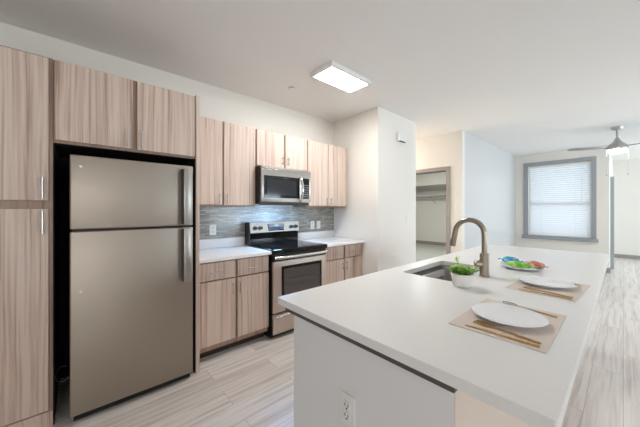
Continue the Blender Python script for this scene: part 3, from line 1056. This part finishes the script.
def spoon(label):
    t = thing('spoon', label, 'spoon', group='gold-handled spoons')
    m = MB(); m.poly([(0, -0.004), (0.004, -0.0055), (0.06, -0.004), (0.14, -0.0022), (0.14, 0.0022), (0.06, 0.004), (0.004, 0.0055), (0, 0.004)], 0.001, 0.0045)
    m.build('handle', GOLD, t, local=True)
    m = MB()
    n = 20
    rings = []
    for f, z in ((1.0, 0.006), (0.75, 0.003), (0.4, 0.0012)):
        rings.append([m.bm.verts.new((0.165 + 0.030 * f * math.cos(2 * PI * k / n), 0.018 * f * math.sin(2 * PI * k / n), z)) for k in range(n)])
    for a, b in zip(rings, rings[1:]):
        for k in range(n):
            m.bm.faces.new((a[k], a[(k + 1) % n], b[(k + 1) % n], b[k]))
    m.bm.faces.new(rings[-1])
    o = m.build('bowl', SILV, t, True, local=True)
    so = o.modifiers.new('thick', 'SOLIDIFY'); so.thickness = 0.0012
    return t


def lay(o, p, q, z=ZT + 0.003):
    """put a cutlery piece with its handle end at p, pointing to q"""
    o.location = (p[0], p[1], z)
    o.rotation_euler = (0, 0, math.atan2(q[1] - p[1], q[0] - p[0]))
    return o


k1 = knife('slim gold knife on the placemat at the bare front end, outermost')
f1 = fork('gold fork leaning in beside the plate at the bare front end')
s1 = spoon('gold-handled spoon behind the plate at the bare front end')
lay(k1, (1.052, 0.170), (1.050, 0.388))
lay(f1, (1.080, 0.172), (1.112, 0.388))
lay(s1, (1.392, 0.172), (1.430, 0.385))
k2 = copy_tree(k1); k2['label'] = 'slim gold knife on the placemat nearer the window, outermost'
f2 = copy_tree(f1); f2['label'] = 'gold fork beside the plate on the placemat nearer the window'
s2 = copy_tree(s1); s2['label'] = 'gold-handled spoon behind the plate nearer the window'
lay(k2, (1.722, 0.160), (1.742, 0.395))
lay(f2, (1.752, 0.160), (1.800, 0.380))
lay(s2, (2.066, 0.160), (2.120, 0.375))

# ------------------------------------------------------------------ saucer of wrapped sweets
sd = Vector((0.747, -0.665, 0))
m = MB()
m.lathe([(0, 0), (0.07, 0), (0.075, 0.003), (0.125, 0.014), (0.128, 0.017), (0.122, 0.0165), (0.075, 0.006), (0, 0.005)], (0, 0, 0), 40)
o = m.build('serving_plate', PLATE, None, True); o.location = (2.375, 0.49, ZT)
tag(o, 'small white plate holding colourful wrapped sweets', 'plate')


def sweet(name, label, p, q, r, mt, tipm=None):
    """plump packet with pinched, fanned ends, lying from p to q"""
    p, q = Vector(p), Vector(q)
    t = thing('wrapped_sweet', label, 'sweet', (p + q) / 2, group='wrapped sweets on the small plate')
    ax = (q - p); L = ax.length; ax.normalize()
    n = 16
    m = MB()
    us = [0.0, 0.06, 0.12, 0.2, 0.35, 0.5, 0.65, 0.8, 0.88, 0.94, 1.0]
    rs = [0.50, 0.34, 0.18, 0.62, 0.95, 1.0, 0.93, 0.60, 0.18, 0.32, 0.45]
    side = ax.cross(Vector((0, 0, 1))).normalized(); up = side.cross(ax)
    rings = []
    for u, rr in zip(us, rs):
        fl = 0.62 if 0.15 < u < 0.85 else 0.22
        ring = []
        for k in range(n):
            a = 2 * PI * k / n
            wob = 1 + 0.07 * math.sin(3 * a + 9 * u)
            ring.append(m.bm.verts.new(p + ax * (L * u) + side * (r * rr * wob * math.cos(a)) + up * (r * rr * fl * wob * math.sin(a))))
        rings.append(ring)
    for a, b in zip(rings, rings[1:]):
        for k in range(n):
            m.bm.faces.new((a[k], a[(k + 1) % n], b[(k + 1) % n], b[k]))
    m.bm.faces.new(rings[0]); m.bm.faces.new(rings[-1])
    m.build('wrapper', mt, t, True)
    return t


sweet('wrapped_sweet', 'blue wrapped sweet on the small plate', (2.455, 0.650, 0.955), (2.445, 0.495, 0.955), 0.042, BLUE_W)
sweet('wrapped_sweet', 'green wrapped sweet lying at the front of the small plate', (2.300, 0.590, 0.957), (2.270, 0.385, 0.955), 0.035, GREEN_W)
sweet('wrapped_sweet', 'peach and red wrapped sweet on the small plate', (2.455, 0.480, 0.953), (2.375, 0.345, 0.948), 0.036, PEACH_W)

# ------------------------------------------------------------------ ceiling fittings
t = thing('ceiling_light', 'rectangular lit panel light on the kitchen ceiling', 'light', (2.0, 1.91, ZC))
LX0, LX1, LY0, LY1 = 1.716, 2.298, 1.765, 2.075
m = MB()
b_ = 0.028
m.box(LX0, LX1, LY0, LY0 + b_, 2.658, ZC, 0.003); m.box(LX0, LX1, LY1 - b_, LY1, 2.658, ZC, 0.003)
m.box(LX0, LX0 + b_, LY0 + b_, LY1 - b_, 2.658, ZC, 0.003); m.box(LX1 - b_, LX1, LY0 + b_, LY1 - b_, 2.658, ZC, 0.003)
m.build('frame', PLASTIC, t)
bx('diffuser', LIGHTBOX, t, LX0 + b_, LX1 - b_, LY0 + b_, LY1 - b_, 2.659, 2.69)
t = thing('sprinkler_head', 'small round sprinkler cover on the kitchen ceiling', 'sprinkler', (1.77, 2.47, ZC))
MB().lathe([(0, -0.006), (0.036, -0.006), (0.04, -0.003), (0.04, -0.002)], (1.77, 2.47, ZC - 0.008), 28).build('cover', PLASTIC, t, True)
MB().lathe([(0.03, -0.010), (0.03, 0.0)], (1.77, 2.47, ZC), 20).build('cup', DGREY, t, True)

# ceiling fan
FXc, FYc = 6.62, 0.07
FANM = mat('fan_brushed_nickel', (186, 184, 181), 0.4, 0.8)
t = thing('ceiling_fan', 'brushed nickel ceiling fan with lit glass bowl near the window', 'fan', (FXc, FYc, ZC))
MB().lathe([(0, 0), (0.074, 0), (0.074, -0.022), (0.058, -0.045), (0.02, -0.05), (0, -0.05)], (FXc, FYc, ZC), 28).build('canopy', FANM, t, True)
MB().tube([(FXc, FYc, ZC - 0.045), (FXc, FYc, 2.51)], 0.015, 12).build('downrod', FANM, t, True)
MB().lathe([(0, 2.525), (0.022, 2.52), (0.034, 2.49), (0.062, 2.445), (0.108, 2.40), (0.132, 2.37), (0.134, 2.335), (0.118, 2.322), (0, 2.322)], (FXc, FYc, 0), 36).build('motor_housing', FANM, t, True)
MB().lathe([(0.116, 2.322), (0.110, 2.302), (0.092, 2.282), (0.055, 2.268), (0, 2.264)], (FXc, FYc, 0), 32).build('light_bowl', FANLAMP, t, True)
BLADE = mat('fan_blade_grey', (140, 140, 143), 0.5)
for ang in (122, 242, 2):
    a = math.radians(ang)
    M = Matrix.Translation((FXc, FYc, 2.365)) @ Matrix.Rotation(a, 4, 'Z') @ Matrix.Rotation(math.radians(6), 4, 'X')
    m = MB()
    m.poly([(0.12, -0.045), (0.30, -0.062), (0.60, -0.068), (0.65, -0.055), (0.668, 0.0), (0.65, 0.055), (0.60, 0.068), (0.30, 0.062), (0.12, 0.045)], -0.004, 0.004)
    bmesh.ops.transform(m.bm, matrix=M, verts=m.bm.verts)
    bl = m.build('blade', BLADE, t)
    m = MB(); m.box(0.10, 0.22, -0.02, 0.02, 0.004, 0.012, 0.002)
    bmesh.ops.transform(m.bm, matrix=M, verts=m.bm.verts)
    m.build('blade_iron', FANM, bl)
for x, y, zl in ((FXc, FYc + 0.119, 1.90), (FXc, FYc - 0.119, 1.90)):
    m = MB(); m.tube([(x, y, 2.33), (x, y, zl + 0.03)], 0.0015, 5); m.lathe([(0, 0.035), (0.006, 0.03), (0.009, 0.008), (0.006, 0), (0, 0)], (x, y, zl), 10)
    m.build('pull_chain', FANM, t)

# bedroom closet seen through the doorway
t = thing('closet_shelf', 'white closet shelf with hanging rail seen through the doorway', 'shelf', (9.75, 4.6, 1.84))
bx('board', PLASTIC, t, 9.55, 9.958, 3.25, 5.595, 1.845, 1.865)
bx('cleat', PLASTIC, t, 9.94, 9.958, 3.25, 5.595, 1.76, 1.845)
MB().tube([(9.66, 3.25, 1.79), (9.66, 5.595, 1.79)], 0.016, 10).build('rail', PULL, t, True)
m = MB(); m.tube([(9.957, 4.7, 1.56), (9.9, 4.7, 1.60), (9.67, 4.7, 1.775), (9.60, 4.7, 1.84)], 0.009, 8); m.tube([(9.95, 4.7, 1.55), (9.95, 4.7, 1.84)], 0.009, 8)
m.build('bracket', PULL, t, True)
for lx, ly, lm, lab in ((7.2, 4.0, BEDFILL, 'added disc light on the bedroom ceiling, unseen beyond the doorway'), (4.40, 4.3, HALLFILL, 'added disc light on the hall ceiling, hidden behind the white column')):  # out-of-sight discs added to brighten bedroom and hall
    t = thing('ceiling_light', lab, 'light', (lx, ly, ZC))
    MB().lathe([(0, 0), (0.16, 0), (0.16, -0.03), (0.15, -0.035)], (lx, ly, ZC), 28).build('rim', PLASTIC, t, True)
    MB().lathe([(0.15, -0.034), (0.10, -0.05), (0, -0.055)], (lx, ly, ZC), 28).build('diffuser', lm, t, True)
